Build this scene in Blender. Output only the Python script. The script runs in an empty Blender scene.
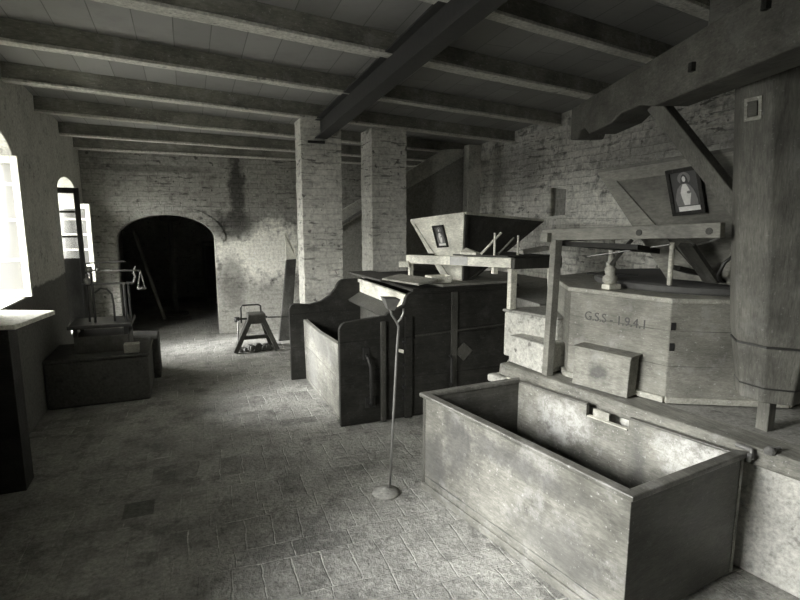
import bpy, bmesh, math, random
from mathutils import Vector, Matrix
random.seed(7)
C = bpy.context.scene.collection
V = Vector

# ------------------------------------------------------------------ materials
def new_mat(name):
    m = bpy.data.materials.new(name); m.use_nodes = True
    nt = m.node_tree; nt.nodes.clear()
    out = nt.nodes.new('ShaderNodeOutputMaterial'); b = nt.nodes.new('ShaderNodeBsdfPrincipled')
    nt.links.new(b.outputs[0], out.inputs[0])
    return m, nt, b
def N(nt, t, **kw):
    n = nt.nodes.new(t)
    for k, v in kw.items():
        if k in n.inputs.keys() if hasattr(n.inputs, 'keys') else False: n.inputs[k].default_value = v
        else: setattr(n, k, v)
    return n
def grey(v, w=.965): return (v, v*.995, v*w*.985, 1)
def noise(nt, vec, scale, detail=4, rough=.6):
    n = nt.nodes.new('ShaderNodeTexNoise'); n.inputs['Scale'].default_value = scale
    n.inputs['Detail'].default_value = detail; n.inputs['Roughness'].default_value = rough
    nt.links.new(vec, n.inputs['Vector']); return n.outputs['Fac']
def mapr(nt, f, a, b, c, d):
    n = nt.nodes.new('ShaderNodeMapRange'); nt.links.new(f, n.inputs[0])
    for i, v in zip((1, 2, 3, 4), (a, b, c, d)): n.inputs[i].default_value = v
    return n.outputs[0]
def math_(nt, op, a, b):
    n = nt.nodes.new('ShaderNodeMath'); n.operation = op; n.use_clamp = False
    for i, v in ((0, a), (1, b)):
        if isinstance(v, (int, float)): n.inputs[i].default_value = v
        else: nt.links.new(v, n.inputs[i])
    return n.outputs[0]
def mixc(nt, f, a, b, blend='MIX'):
    n = nt.nodes.new('ShaderNodeMix'); n.data_type = 'RGBA'; n.blend_type = blend
    for i, v in ((0, f), (6, a), (7, b)):
        if isinstance(v, (int, float)): n.inputs[i].default_value = v
        elif isinstance(v, tuple): n.inputs[i].default_value = v
        else: nt.links.new(v, n.inputs[i])
    return n.outputs[2]
def objco(nt):
    return nt.nodes.new('ShaderNodeTexCoord').outputs['Object']
def xyz(nt, v):
    n = nt.nodes.new('ShaderNodeSeparateXYZ'); nt.links.new(v, n.inputs[0]); return n.outputs
def comb(nt, x, y, z):
    n = nt.nodes.new('ShaderNodeCombineXYZ')
    for i, v in enumerate((x, y, z)):
        if isinstance(v, (int, float)): n.inputs[i].default_value = v
        else: nt.links.new(v, n.inputs[i])
    return n.outputs[0]
def bump(nt, b, h, strength, dist=.01):
    n = nt.nodes.new('ShaderNodeBump'); n.inputs['Strength'].default_value = strength
    n.inputs['Distance'].default_value = dist; nt.links.new(h, n.inputs['Height'])
    nt.links.new(n.outputs[0], b.inputs['Normal'])
def blob(nt, co, c, r, soft=.35, wob=None):
    """mask 1 inside an ellipsoid of radii r round c, wobbling edge"""
    s = nt.nodes.new('ShaderNodeVectorMath'); s.operation = 'SUBTRACT'; nt.links.new(co, s.inputs[0]); s.inputs[1].default_value = c
    d = nt.nodes.new('ShaderNodeVectorMath'); d.operation = 'DIVIDE'; nt.links.new(s.outputs[0], d.inputs[0]); d.inputs[1].default_value = r
    l = nt.nodes.new('ShaderNodeVectorMath'); l.operation = 'LENGTH'; nt.links.new(d.outputs[0], l.inputs[0])
    x = l.outputs['Value']
    if wob is not None: x = math_(nt, 'ADD', x, wob)
    return mapr(nt, x, 1-soft, 1+soft, 1, 0)

def brick_mat(name, light=.5, mortar=.3, peel=.25, peel_amt=.35, bw=.27, bh=.075, msize=.008, bstr=.6, blobs=(), contrast=.12, rough_scale=2.2):
    m, nt, b = new_mat(name); co = objco(nt); x, y, z = xyz(nt, co)
    wn = noise(nt, co, 3, 3)
    u = math_(nt, 'ADD', x, y); zz = math_(nt, 'ADD', z, mapr(nt, wn, 0, 1, -.02, .02))
    v = comb(nt, u, zz, 0)
    br = nt.nodes.new('ShaderNodeTexBrick'); nt.links.new(v, br.inputs['Vector'])
    br.inputs['Scale'].default_value = 1; br.inputs['Brick Width'].default_value = bw; br.inputs['Row Height'].default_value = bh
    br.inputs['Mortar Size'].default_value = msize; br.inputs['Mortar Smooth'].default_value = .4
    br.inputs['Color1'].default_value = grey(light*(1-contrast)); br.inputs['Color2'].default_value = grey(light*(1+contrast)); br.inputs['Mortar'].default_value = grey(mortar)
    big = noise(nt, co, rough_scale, 6, .65); fine = noise(nt, co, 28, 4, .7); mid = noise(nt, co, 8, 5, .65)
    plaster = mapr(nt, noise(nt, co, 3.2, 6, .7), .34, .54, 0, 1)                       # places where limewash hides the joints
    c = mixc(nt, mapr(nt, plaster, 0, 1, .15, .92), br.outputs['Color'], grey(light*1.08))
    pl = mapr(nt, mid, .53, .63, 0, peel_amt)
    c = mixc(nt, mapr(nt, big, .45, .65, 0, .45), c, grey(light*.6))
    c = mixc(nt, pl, c, grey(peel))
    fv = comb(nt, math_(nt, 'MULTIPLY', u, 5), math_(nt, 'MULTIPLY', zz, 22), 0)
    fl_ = math_(nt, 'MULTIPLY', mapr(nt, noise(nt, fv, 1.0, 4, .6), .57, .63, 0, .75), mapr(nt, noise(nt, co, 1.6, 3), .44, .56, .15, 1))
    c = mixc(nt, fl_, c, grey(peel*.5))
    spk = mapr(nt, noise(nt, co, 13, 3, .5), .67, .70, 0, .7); c = mixc(nt, spk, c, grey(peel*.35))
    for (cen, rad, val, amt) in blobs:
        w = mapr(nt, mid, .3, .7, -.45, .45)
        f = math_(nt, 'MULTIPLY', blob(nt, co, cen, rad, .3, w), amt)
        c = mixc(nt, f, c, grey(val))
    c = mixc(nt, 1.0, c, mixc(nt, mapr(nt, fine, .3, .7, 0, 1), grey(.72), grey(1.25)), 'MULTIPLY')
    nt.links.new(c, b.inputs['Base Color']); b.inputs['Roughness'].default_value = .95
    b.inputs['Specular IOR Level'].default_value = .15
    h = math_(nt, 'ADD', math_(nt, 'MULTIPLY', br.outputs['Fac'], -1.0), math_(nt, 'MULTIPLY', mid, 1.2))
    h = math_(nt, 'ADD', h, math_(nt, 'MULTIPLY', fine, .6))
    h = math_(nt, 'ADD', h, math_(nt, 'MULTIPLY', fl_, -.9))
    bump(nt, b, h, bstr, .012)
    return m
def plaster_mat(name, v=.45, dark=.25, amt=.4, scale=3, bstr=.4, rough=.9, dado=None):
    m, nt, b = new_mat(name); co = objco(nt)
    big = noise(nt, co, scale, 6, .7); fine = noise(nt, co, 45, 4, .7)
    c = mixc(nt, mapr(nt, big, .42, .62, 0, amt), grey(v), grey(dark))
    c = mixc(nt, mapr(nt, noise(nt, co, scale*4, 6, .75), .56, .66, 0, amt), c, grey(dark*.6))
    c = mixc(nt, mapr(nt, noise(nt, co, 14, 3, .5), .66, .69, 0, amt), c, grey(dark*.3))
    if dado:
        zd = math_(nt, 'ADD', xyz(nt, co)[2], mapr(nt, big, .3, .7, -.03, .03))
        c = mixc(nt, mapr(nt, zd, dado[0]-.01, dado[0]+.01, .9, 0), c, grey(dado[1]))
    c = mixc(nt, 1.0, c, mixc(nt, mapr(nt, fine, .3, .7, 0, 1), grey(.7), grey(1.3)), 'MULTIPLY')
    nt.links.new(c, b.inputs['Base Color']); b.inputs['Roughness'].default_value = rough
    b.inputs['Specular IOR Level'].default_value = .2
    bump(nt, b, math_(nt, 'ADD', math_(nt, 'MULTIPLY', big, 1.5), math_(nt, 'MULTIPLY', fine, .4)), bstr, .01)
    return m
def wood_mat(name, v=.12, v2=.07, grain=(6, 1, 6), rough=.6, bstr=.25, wear=0, wearv=.4, spec=.3, blobs=(), seam=None):
    """grain = noise scale per world axis: small along the grain"""
    m, nt, b = new_mat(name); co = objco(nt)
    mp = nt.nodes.new('ShaderNodeMapping'); nt.links.new(co, mp.inputs[0]); mp.inputs['Scale'].default_value = grain
    g = noise(nt, mp.outputs[0], 6, 6, .7); big = noise(nt, co, 3.5, 5, .6); fine = noise(nt, mp.outputs[0], 30, 3, .7)
    c = mixc(nt, mapr(nt, g, .3, .7, 0, 1), grey(v), grey(v2))
    c = mixc(nt, 1.0, c, mixc(nt, mapr(nt, big, .32, .68, 0, 1), grey(.62), grey(1.35)), 'MULTIPLY')
    c = mixc(nt, 1.0, c, mixc(nt, mapr(nt, fine, .3, .7, 0, 1), grey(.75), grey(1.25)), 'MULTIPLY')
    if wear:
        c = mixc(nt, mapr(nt, noise(nt, co, 5, 6, .75), .54, .66, 0, wear), c, grey(wearv))
        c = mixc(nt, mapr(nt, noise(nt, co, 60, 3, .6), .64, .70, 0, wear), c, grey(wearv*1.5))
        c = mixc(nt, mapr(nt, noise(nt, co, 9, 6, .8), .58, .66, 0, wear), c, grey(v2*.45))
    sm = None
    if seam:
        zz = xyz(nt, co)[2]; zz = math_(nt, 'ADD', zz, mapr(nt, noise(nt, co, 2, 2), 0, 1, -.006, .006))
        fr_ = math_(nt, 'FRACT', math_(nt, 'DIVIDE', math_(nt, 'ADD', zz, -seam[1]), seam[0]), 0)
        sm = mapr(nt, math_(nt, 'ABSOLUTE', math_(nt, 'ADD', fr_, -.5), 0), .5-.012, .5-.004, 0, 1)
        sm = math_(nt, 'MULTIPLY', sm, mapr(nt, noise(nt, co, 4, 3), .4, .6, .3, 1))
        c = mixc(nt, math_(nt, 'MULTIPLY', sm, .8), c, grey(v*.2))
    for (cen, rad, val, amt) in blobs:
        w = mapr(nt, noise(nt, co, 9, 5, .7), .3, .7, -.5, .5)
        sp = mapr(nt, noise(nt, co, 22, 6, .8), .42, .56, .25 if val > .3 else .8, 1)
        c = mixc(nt, math_(nt, 'MULTIPLY', math_(nt, 'MULTIPLY', blob(nt, co, cen, rad, .35, w), amt), sp), c, grey(val))
    nt.links.new(c, b.inputs['Base Color'])
    r = mapr(nt, big, .3, .7, rough-.1, rough+.15); nt.links.new(r, b.inputs['Roughness'])
    b.inputs['Specular IOR Level'].default_value = spec
    h_ = math_(nt, 'ADD', g, math_(nt, 'MULTIPLY', fine, .6))
    if sm is not None: h_ = math_(nt, 'ADD', h_, math_(nt, 'MULTIPLY', sm, -2))
    bump(nt, b, h_, bstr*1.5, .005)
    return m
def metal_mat(name, v=.1, rough=.5, metallic=.7):
    m, nt, b = new_mat(name); co = objco(nt); n = noise(nt, co, 25, 5, .7)
    nt.links.new(mixc(nt, n, grey(v*.6), grey(v*1.5)), b.inputs['Base Color'])
    b.inputs['Metallic'].default_value = metallic; b.inputs['Roughness'].default_value = rough
    bump(nt, b, n, .3, .003); return m
def floor_mat():
    m, nt, b = new_mat('terracotta_floor'); co = objco(nt)
    mp = nt.nodes.new('ShaderNodeMapping'); nt.links.new(co, mp.inputs[0]); mp.inputs['Rotation'].default_value = (0, 0, math.radians(2))
    wob = noise(nt, co, 2.2, 3); w2 = mapr(nt, wob, 0, 1, -.03, .03)
    x, y, z = xyz(nt, mp.outputs[0]); v = comb(nt, math_(nt, 'ADD', x, w2), math_(nt, 'ADD', y, w2), 0)
    A = lambda a, b: math_(nt, 'ADD', a, b); Mu = lambda a, b: math_(nt, 'MULTIPLY', a, b); Mi = lambda a, b: math_(nt, 'MINIMUM', a, b)
    fx, fy, _z = xyz(nt, v); P_ = .435
    ry = math_(nt, 'DIVIDE', fy, P_); row = math_(nt, 'FLOOR', ry, 0); yy = Mu(math_(nt, 'FRACT', ry, 0), P_)
    isS = math_(nt, 'GREATER_THAN', yy, .29); wd = A(.147, Mu(isS, .153))       # a course of headers, then one of stretchers
    u = A(math_(nt, 'DIVIDE', fx, wd), Mu(row, .37)); fu = math_(nt, 'FRACT', u, 0)
    du = Mu(Mi(fu, math_(nt, 'SUBTRACT', 1.0, fu)), wd)
    dy = Mi(Mi(yy, math_(nt, 'SUBTRACT', P_, yy)), math_(nt, 'ABSOLUTE', A(yy, -.29), 0))
    dj = A(Mi(du, dy), mapr(nt, noise(nt, co, 14, 4), .3, .7, -.003, .003))
    joint = mapr(nt, dj, .001, .005, 1, 0)
    wn = nt.nodes.new('ShaderNodeTexWhiteNoise'); wn.noise_dimensions = '2D'
    nt.links.new(comb(nt, math_(nt, 'FLOOR', u, 0), A(Mu(row, 2), isS), 0), wn.inputs['Vector'])
    tile = mixc(nt, wn.outputs['Value'], grey(.14), grey(.32))
    tile = mixc(nt, math_(nt, 'MULTIPLY', joint, mapr(nt, noise(nt, co, 2.3, 5), .46, .56, .0, 1)), tile, grey(.52))
    big = noise(nt, co, 1.6, 6, .7); mid = noise(nt, co, 7, 6, .7); fine = noise(nt, co, 40, 5, .75)
    cover = mapr(nt, noise(nt, co, 1.5, 5, .65), .40, .54, .0, .95)   # dirt fills the joints in places
    c = mixc(nt, cover, tile, grey(.31))
    c = mixc(nt, mapr(nt, mid, .52, .68, 0, .6), c, grey(.46))
    c = mixc(nt, mapr(nt, big, .48, .62, 0, .65), c, grey(.17))
    c = mixc(nt, mapr(nt, noise(nt, co, 4.5, 6, .75), .52, .62, 0, .7), c, grey(.12))
    # a patched strip and a single dark tile
    X_, Y_, Z_ = xyz(nt, co)
    sqm = math_(nt, 'MULTIPLY', mapr(nt, math_(nt, 'ABSOLUTE', math_(nt, 'ADD', X_, .352), 0), .08, .086, 1, 0), mapr(nt, math_(nt, 'ABSOLUTE', math_(nt, 'ADD', Y_, -3.244), 0), .085, .092, 1, 0))
    c = mixc(nt, math_(nt, 'MULTIPLY', sqm, .75), c, grey(.07))
    c = mixc(nt, 1.0, c, mixc(nt, mapr(nt, fine, .3, .7, 0, 1), grey(.6), grey(1.45)), 'MULTIPLY')
    nt.links.new(c, b.inputs['Base Color'])
    nt.links.new(mapr(nt, mid, .3, .7, .5, .8), b.inputs['Roughness']); b.inputs['Specular IOR Level'].default_value = .35
    h = math_(nt, 'ADD', math_(nt, 'MULTIPLY', joint, -.25), math_(nt, 'MULTIPLY', mid, 2.0))
    h = math_(nt, 'ADD', h, math_(nt, 'MULTIPLY', fine, .9))
    h = math_(nt, 'ADD', h, math_(nt, 'MULTIPLY', wn.outputs['Value'], .35))
    bump(nt, b, h, .9, .018)
    return m
def glass_mat(dirt, name):
    m = bpy.data.materials.new(name); m.use_nodes = True; nt = m.node_tree; nt.nodes.clear()
    out = nt.nodes.new('ShaderNodeOutputMaterial'); mx = nt.nodes.new('ShaderNodeMixShader')
    t = nt.nodes.new('ShaderNodeBsdfTransparent'); g = nt.nodes.new('ShaderNodeBsdfGlossy'); g.inputs['Roughness'].default_value = .1
    d = nt.nodes.new('ShaderNodeBsdfDiffuse'); d.inputs[0].default_value = grey(.09)
    mx2 = nt.nodes.new('ShaderNodeMixShader'); mx2.inputs[0].default_value = dirt
    mx.inputs[0].default_value = .12
    nt.links.new(t.outputs[0], mx2.inputs[1]); nt.links.new(d.outputs[0], mx2.inputs[2])
    nt.links.new(mx2.outputs[0], mx.inputs[1]); nt.links.new(g.outputs[0], mx.inputs[2]); nt.links.new(mx.outputs[0], out.inputs[0]); return m

M = {}
M['floor'] = floor_mat()
M['brick_far'] = brick_mat('limewashed_brick', .34, .17, .12, .5, bh=.07, blobs=[
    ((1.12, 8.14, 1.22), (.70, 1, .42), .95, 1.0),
    ((1.0, 8.14, .35), (.8, 1, .4), .46, .6),
    ((.73, 8.14, 2.15), (.11, 1, .5), .05, .85), ((.68, 8.14, 1.62), (.28, 1, .2), .06, .85),
    ((.62, 8.14, .75), (.16, 1, .4), .16, .7), ((-.4, 8.14, 2.4), (.7, 1, .05), .12, .6)])
M['brick_right'] = brick_mat('patched_brick', .60, .3, .16, .6, bh=.075, msize=.010, bstr=.9, contrast=.22, blobs=[
    ((4.08, 5.9, 2.35), (1, .5, .35), .22, .6), ((4.08, 4.9, 1.9), (1, .55, .35), .8, .6), ((4.08, 3.9, 1.75), (1, .8, .3), .9, .7), ((4.08, 3.4, 2.3), (1, 1.0, .16), .25, .55)])
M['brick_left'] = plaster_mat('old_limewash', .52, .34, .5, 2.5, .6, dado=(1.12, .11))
M['brick_pillar'] = brick_mat('whitewashed_pillar_brick', .58, .46, .26, .35, bh=.068, bstr=.8)
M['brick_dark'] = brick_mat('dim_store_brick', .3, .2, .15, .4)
M['reveal'] = plaster_mat('window_reveal_limewash', .6, .45, .4)
M['plaster'] = plaster_mat('rough_plaster', .52, .3, .5, 4, .8)
M['masonry'] = plaster_mat('dusty_masonry', .27, .18, .5, 5, .8)
M['step'] = plaster_mat('pale_step_masonry', .5, .28, .6, 7, .9)
M['plinth'] = plaster_mat('plinth_render', .08, .05, .4, 4, .5)
M['counter'] = plaster_mat('worn_counter_stone', .85, .7, .3)
M['ceil'] = wood_mat('ceiling_boards', .34, .26, (3, .5, 3), .8, .3)
M['joist'] = wood_mat('whitewashed_joist', .25, .18, (.6, 3, 3), .8, .4, .4, .45)
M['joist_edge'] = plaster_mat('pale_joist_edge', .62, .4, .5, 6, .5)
M['arch_brick'] = plaster_mat('arch_ring_limewash', .36, .2, .5, 6, .6)
M['arm'] = wood_mat('crane_timber', .13, .085, (4, .6, 4), .7, .4, .25, .22)
M['post'] = wood_mat('post_timber', .16, .10, (5, 5, .5), .7, .5, .25, .25)
M['casing'] = wood_mat('casing_boards', .26, .18, (2, .9, 9), .75, .4, .4, .36, seam=(.205, .665))
M['casing_rim'] = wood_mat('casing_rim', .38, .28, (3, 1, 3), .75, .35, .4, .55)
M['stone'] = metal_mat('millstone_edge', .08, .8, 0)
M['kerb'] = wood_mat('kerb_timber', .24, .13, (4, .5, 4), .8, .6, .4, .4)
M['hopper_front'] = wood_mat('hopper_boards', .14, .11, (2, .5, 2), .55, .15)
M['hopper_frame'] = wood_mat('hopper_battens', .22, .16, (3, .6, 3), .6, .2)
M['pale'] = wood_mat('pale_painted_or_lit_wood', .68, .55, (3, .6, 3), .6, .2, .2, .4)
M['darkwood'] = wood_mat('dark_wood', .028, .016, (1, 5, 5), .5, .4, .3, .08, .2, seam=(.36, .0))
M['darkwood2'] = wood_mat('dark_brown_or_shaded_wood', .065, .04, (5, 5, 1), .55, .4, .3, .16)
M['sidewood'] = wood_mat('worn_side_board', .25, .15, (4, .6, 4), .7, .5, .6, .36, seam=(.33, .04), blobs=[((1.1, 4.7, .55), (.2, .6, .12), .12, .6), ((1.1, 5.1, .2), (.2, .2, .2), .2, .6)])
M['chest'] = wood_mat('chest_boards', .165, .11, (3, .5, 3), .42, .3, .5, .27, .45, seam=(.52, .09), blobs=[((1.32, 2.5, .42), (.3, .14, .2), .06, .7), ((1.45, 2.1, .5), (.3, .38, .06), .06, .7), ((1.35, 2.72, .25), (.2, .12, .16), .07, .7), ((1.5, 1.75, .2), (.2, .25, .12), .08, .5)])
M['chest_end_shaded'] = wood_mat('shaded_chest_end_boards', .09, .06, (.6, 4, 4), .45, .3, .2, .2)  # same wood as the front; shade on the ends put into the colour
M['chest_in'] = wood_mat('chest_inner_boards', .22, .14, (3, .5, 3), .6, .4, .5, .4, blobs=[((2.14, 2.52, .46), (.3, .20, .12), .5, .7), ((2.32, 1.70, .50), (.3, .20, .11), .55, .8), ((2.28, 2.0, .40), (.1, .05, .2), .08, .6)])
M['rim'] = wood_mat('worn_rim', .13, .08, (3, .5, 3), .4, .3, .3, .35, .5)
M['iron'] = metal_mat('dull_iron', .06, .5)
M['rod'] = metal_mat('worn_iron_rod', .22, .45, .6)
M['steel'] = metal_mat('painted_steel_beam', .045, .55, .2)
M['panel'] = plaster_mat('dark_partition', .28, .22, .4, 3, .15)
M['stringer'] = plaster_mat('stair_stringer', .5, .22, .4, 5, .5)
M['window_white'] = wood_mat('white_window_paint', .55, .42, (4, 4, 1), .5, .2)
M['window_dark'] = wood_mat('backlit_window_wood', .04, .03, (4, 4, 1), .6, .2)  # leaf seen against the light: its shade is put into this dark colour
M['glass'] = glass_mat(.9, 'dusty_window_glass'); M['clear_glass'] = glass_mat(.08, 'clear_window_glass')
M['paper_dark'] = metal_mat('print_dark', .05, .6, 0)
M['paper_mid'] = metal_mat('print_mid', .16, .6, 0)
M['paper_light'] = metal_mat('print_light', .6, .6, 0)
M['blackhole'] = metal_mat('hole_shade', .015, .9, 0)  # black that stands for the shade inside holes and notches
M['ink'] = metal_mat('faded_lettering', .085, .9, 0)

# ------------------------------------------------------------------ mesh helpers
def link(name, bm, mat, parent=None, bevel=0, smooth=False, solid=0, subsurf=0):
    bmesh.ops.recalc_face_normals(bm, faces=bm.faces)
    me = bpy.data.meshes.new(name); bm.to_mesh(me); bm.free()
    if smooth:
        for p in me.polygons: p.use_smooth = True
    o = bpy.data.objects.new(name, me); C.objects.link(o)
    me.materials.append(M[mat] if isinstance(mat, str) else mat)
    if parent is not None:
        o.parent = parent; o.matrix_parent_inverse = Matrix.Translation(-root_loc(parent))
    if bevel:
        b = o.modifiers.new('bevel', 'BEVEL'); b.width = bevel; b.segments = 2; b.limit_method = 'ANGLE'; b.angle_limit = math.radians(40)
    return o
def root_loc(p):
    v = V((0, 0, 0)); q = p
    while q is not None:
        v += q.location + (q.matrix_parent_inverse.translation if q.parent else V((0, 0, 0))); q = q.parent
    return v
def tag(o, label, cat=None, group=None, kind=None):
    if label: o['label'] = label
    if cat: o['category'] = cat
    if group: o['group'] = group
    if kind: o['kind'] = kind
    return o
def thing(name, loc, label, cat, group=None):
    o = bpy.data.objects.new(name, None); o.location = loc; o.empty_display_size = .1; C.objects.link(o)
    return tag(o, label, cat, group)
def struct(o): o['kind'] = 'structure'; return o

def nb(): return bmesh.new()
def hexa(bm, p):
    """8 points: bottom ring 0-3, top ring 4-7"""
    v = [bm.verts.new(q) for q in p]
    for f in ((0, 1, 2, 3), (4, 5, 6, 7), (0, 1, 5, 4), (1, 2, 6, 5), (2, 3, 7, 6), (3, 0, 4, 7)): bm.faces.new([v[i] for i in f])
def box(bm, x0, x1, y0, y1, z0, z1):
    hexa(bm, [(x0, y0, z0), (x1, y0, z0), (x1, y1, z0), (x0, y1, z0), (x0, y0, z1), (x1, y0, z1), (x1, y1, z1), (x0, y1, z1)])
def slab(bm, pts, off):
    """polygon pts extruded by vector off"""
    off = V(off); a = [bm.verts.new(V(p)) for p in pts]; b = [bm.verts.new(V(p)+off) for p in pts]; n = len(pts)
    bm.faces.new(a); bm.faces.new(b[::-1])
    for i in range(n): bm.faces.new((a[i], b[i], b[(i+1) % n], a[(i+1) % n]))
def bar(bm, p0, p1, w, h, up=(0, 0, 1), rows=1):
    """box beam from p0 to p1, w sideways, h along up"""
    p0, p1 = V(p0), V(p1); d = (p1-p0).normalized(); s = d.cross(V(up)).normalized(); u = s.cross(d).normalized()
    q = []
    for p in (p0, p1):
        q += [p-s*w/2-u*h/2, p+s*w/2-u*h/2, p+s*w/2+u*h/2, p-s*w/2+u*h/2]
    hexa(bm, q)
def tube(bm, pts, r, seg=10):
    """round tube along points; r number or list"""
    pts = [V(p) for p in pts]; n = len(pts); rr = r if isinstance(r, (list, tuple)) else [r]*n
    rings = []; ref = V((.3, .2, .93))
    for i, p in enumerate(pts):
        d = (pts[min(i+1, n-1)]-pts[max(i-1, 0)]).normalized()
        a = d.cross(ref)
        if a.length < .05: a = d.cross(V((1, 0, 0)))
        a.normalize(); b_ = d.cross(a)
        rings.append([bm.verts.new(p+(a*math.cos(t)+b_*math.sin(t))*rr[i]) for t in [2*math.pi*k/seg for k in range(seg)]])
    for i in range(n-1):
        for k in range(seg): bm.faces.new((rings[i][k], rings[i][(k+1) % seg], rings[i+1][(k+1) % seg], rings[i+1][k]))
    bm.faces.new(rings[0]); bm.faces.new(rings[-1][::-1])
def lathe(bm, c, prof, seg=24):
    """prof: (radius, z) list, about vertical axis at c"""
    tube(bm, [V(c)+V((0, 0, z)) for r, z in prof], [max(r, .0005) for r, z in prof], seg)
def one(name, fn, mat, parent=None, **kw):
    bm = nb(); fn(bm); return link(name, bm, mat, parent, **kw)
def wall_with_holes(name, outline, holes, thick, to_world, mat):
    """2-D outline and holes -> solid wall via a filled curve"""
    cu = bpy.data.curves.new(name, 'CURVE'); cu.dimensions = '2D'; cu.fill_mode = 'BOTH'; cu.extrude = thick/2
    for ring in [outline]+holes:
        s = cu.splines.new('POLY'); s.points.add(len(ring)-1); s.use_cyclic_u = True
        for i, (a, b) in enumerate(ring): s.points[i].co = (a, b, 0, 1)
    t = bpy.data.objects.new('tmp', cu); C.objects.link(t)
    bpy.context.view_layer.update()
    me = bpy.data.meshes.new_from_object(t.evaluated_get(bpy.context.evaluated_depsgraph_get()))
    bpy.data.objects.remove(t); bpy.data.curves.remove(cu)
    for v in me.vertices: v.co = to_world(v.co.x, v.co.y, v.co.z)
    bm = nb(); bm.from_mesh(me); bpy.data.meshes.remove(me)
    bmesh.ops.remove_doubles(bm, verts=bm.verts, dist=1e-5)
    return link(name, bm, mat)
def arch(x0, x1, z0, zs, zt, n=14):
    """arched opening outline"""
    c = (x0+x1)/2; r = (x1-x0)/2
    return [(x0, z0), (x1, z0)]+[(c+r*math.cos(math.pi*k/n), zs+(zt-zs)*math.sin(math.pi*k/n)) for k in range(n+1)]
def zc(y): return 2.74-.065*(y-5.7)      # underside of the joists: the ceiling falls towards the far end

# ------------------------------------------------------------------ room shell
XL, XR, YF, YB = -1.25, 4.08, 8.14, -2.6
TW = .48
o = struct(one('floor', lambda b: box(b, -3.2, 5.0, YB-.4, 13.0, -.2, 0), 'floor'))
def ceil(b):
    slab(b, [(XL-TW, YB-.4, zc(YB-.4)+.13), (XR+.3, YB-.4, zc(YB-.4)+.13), (XR+.3, YF+.4, zc(YF+.4)+.13), (XL-TW, YF+.4, zc(YF+.4)+.13)], (0, 0, .12))
def ceil_mat():
    m, nt, b = new_mat('whitewashed_ceiling_boards'); co = objco(nt); x, y, z = xyz(nt, co)
    br = nt.nodes.new('ShaderNodeTexBrick'); nt.links.new(comb(nt, y, x, 0), br.inputs['Vector'])
    br.inputs['Scale'].default_value = 1; br.inputs['Brick Width'].default_value = 1.8; br.inputs['Row Height'].default_value = .24
    br.inputs['Mortar Size'].default_value = .004; br.inputs['Mortar Smooth'].default_value = .6
    br.inputs['Color1'].default_value = grey(.25); br.inputs['Color2'].default_value = grey(.31); br.inputs['Mortar'].default_value = grey(.14)
    mid = noise(nt, co, 4, 6, .7); c = mixc(nt, mapr(nt, mid, .5, .7, 0, .4), br.outputs['Color'], grey(.18))
    nt.links.new(c, b.inputs['Base Color']); b.inputs['Roughness'].default_value = .9
    bump(nt, b, math_(nt, 'ADD', math_(nt, 'MULTIPLY', br.outputs['Fac'], -1.), mid), .4, .006); return m
M['ceiling'] = ceil_mat()
struct(one('ceiling', ceil, 'ceiling'))

WINS = [(.98, 2.30, 1.06, 2.10, 2.42), (4.15, 5.18, 1.06, 2.14, 2.40), (6.66, 7.72, .42, 2.02, 2.20)]
holes = [arch(*w) for w in WINS]
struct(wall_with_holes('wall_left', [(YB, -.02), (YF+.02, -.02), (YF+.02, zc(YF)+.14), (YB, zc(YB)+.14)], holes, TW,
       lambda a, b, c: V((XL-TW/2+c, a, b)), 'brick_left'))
# bright limewashed lining of each window opening
for i, w in enumerate(WINS):
    ring = arch(*w); n = len(ring)
    inner = arch(w[0]+.012, w[1]-.012, w[2]+.012, w[3], w[4]-.012)
    def lining(b):
        for k in range(n):
            a0, a1, c0, c1 = ring[k], ring[(k+1) % n], inner[k], inner[(k+1) % n]
            if V(a0+(0,)).__sub__(V(a1+(0,))).length < 1e-6: continue
            for x0, x1 in ((XL-TW+.002, XL-.004),):
                hexa(b, [(x0, c0[0], c0[1]), (x0, c1[0], c1[1]), (x0, a1[0], a1[1]), (x0, a0[0], a0[1]),
                         (x1, c0[0], c0[1]), (x1, c1[0], c1[1]), (x1, a1[0], a1[1]), (x1, a0[0], a0[1])])
    struct(one('trim_%d' % (i+1), lining, 'reveal'))
AX0, AX1, AZS, AZT = -.90, .39, 1.42, 1.77
struct(wall_with_holes('wall_far', [(XL-.02, -.02), (XR+.02, -.02), (XR+.02, zc(YF)+.14), (XL-.02, zc(YF)+.14)],
       [[(AX0, -.01), (AX1, -.01)]+[((AX0+AX1)/2+(AX1-AX0)/2*math.cos(math.pi*k/20), AZS+(AZT-AZS)*math.sin(math.pi*k/20)) for k in range(21)]],
       .34, lambda a, b, c: V((a, YF+.17+c, b)), 'brick_far'))
def aring(b):
    n = 20; cx = (AX0+AX1)/2; r = (AX1-AX0)/2
    for k in range(n):
        q = []
        for kk in (k, k+1):
            t = math.pi*kk/n
            q.append([V((cx+(r+e)*math.cos(t), YF-.014, AZS+(AZT-AZS+e)*math.sin(t))) for e in (.0, .15)])
        slab(b, [q[0][0], q[0][1], q[1][1], q[1][0]], (0, .03, 0))
struct(one('trim_4', aring, 'brick_far', bevel=.004))
for i, xx in enumerate((AX0-.12, AX1-.012)):
    struct(one('trim_%d' % (5+i), lambda b: box(b, xx, xx+.13, YF-.02, YF+.05, AZS-.045, AZS), 'brick_far', bevel=.008))
NICHE = [(4.93, 1.76), (5.27, 1.74), (5.27, 2.09), (4.93, 2.05)]
struct(wall_with_holes('wall_right', [(YB, -.02), (YF+.02, -.02), (YF+.02, zc(YF)+.14), (YB, zc(YB)+.14)],
       [NICHE, [(5.29+.045*math.cos(t*.7), 2.40+.045*math.sin(t*.7)) for t in range(9)]], .12, lambda a, b, c: V((XR+.06+c, a, b)), 'brick_right'))
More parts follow.
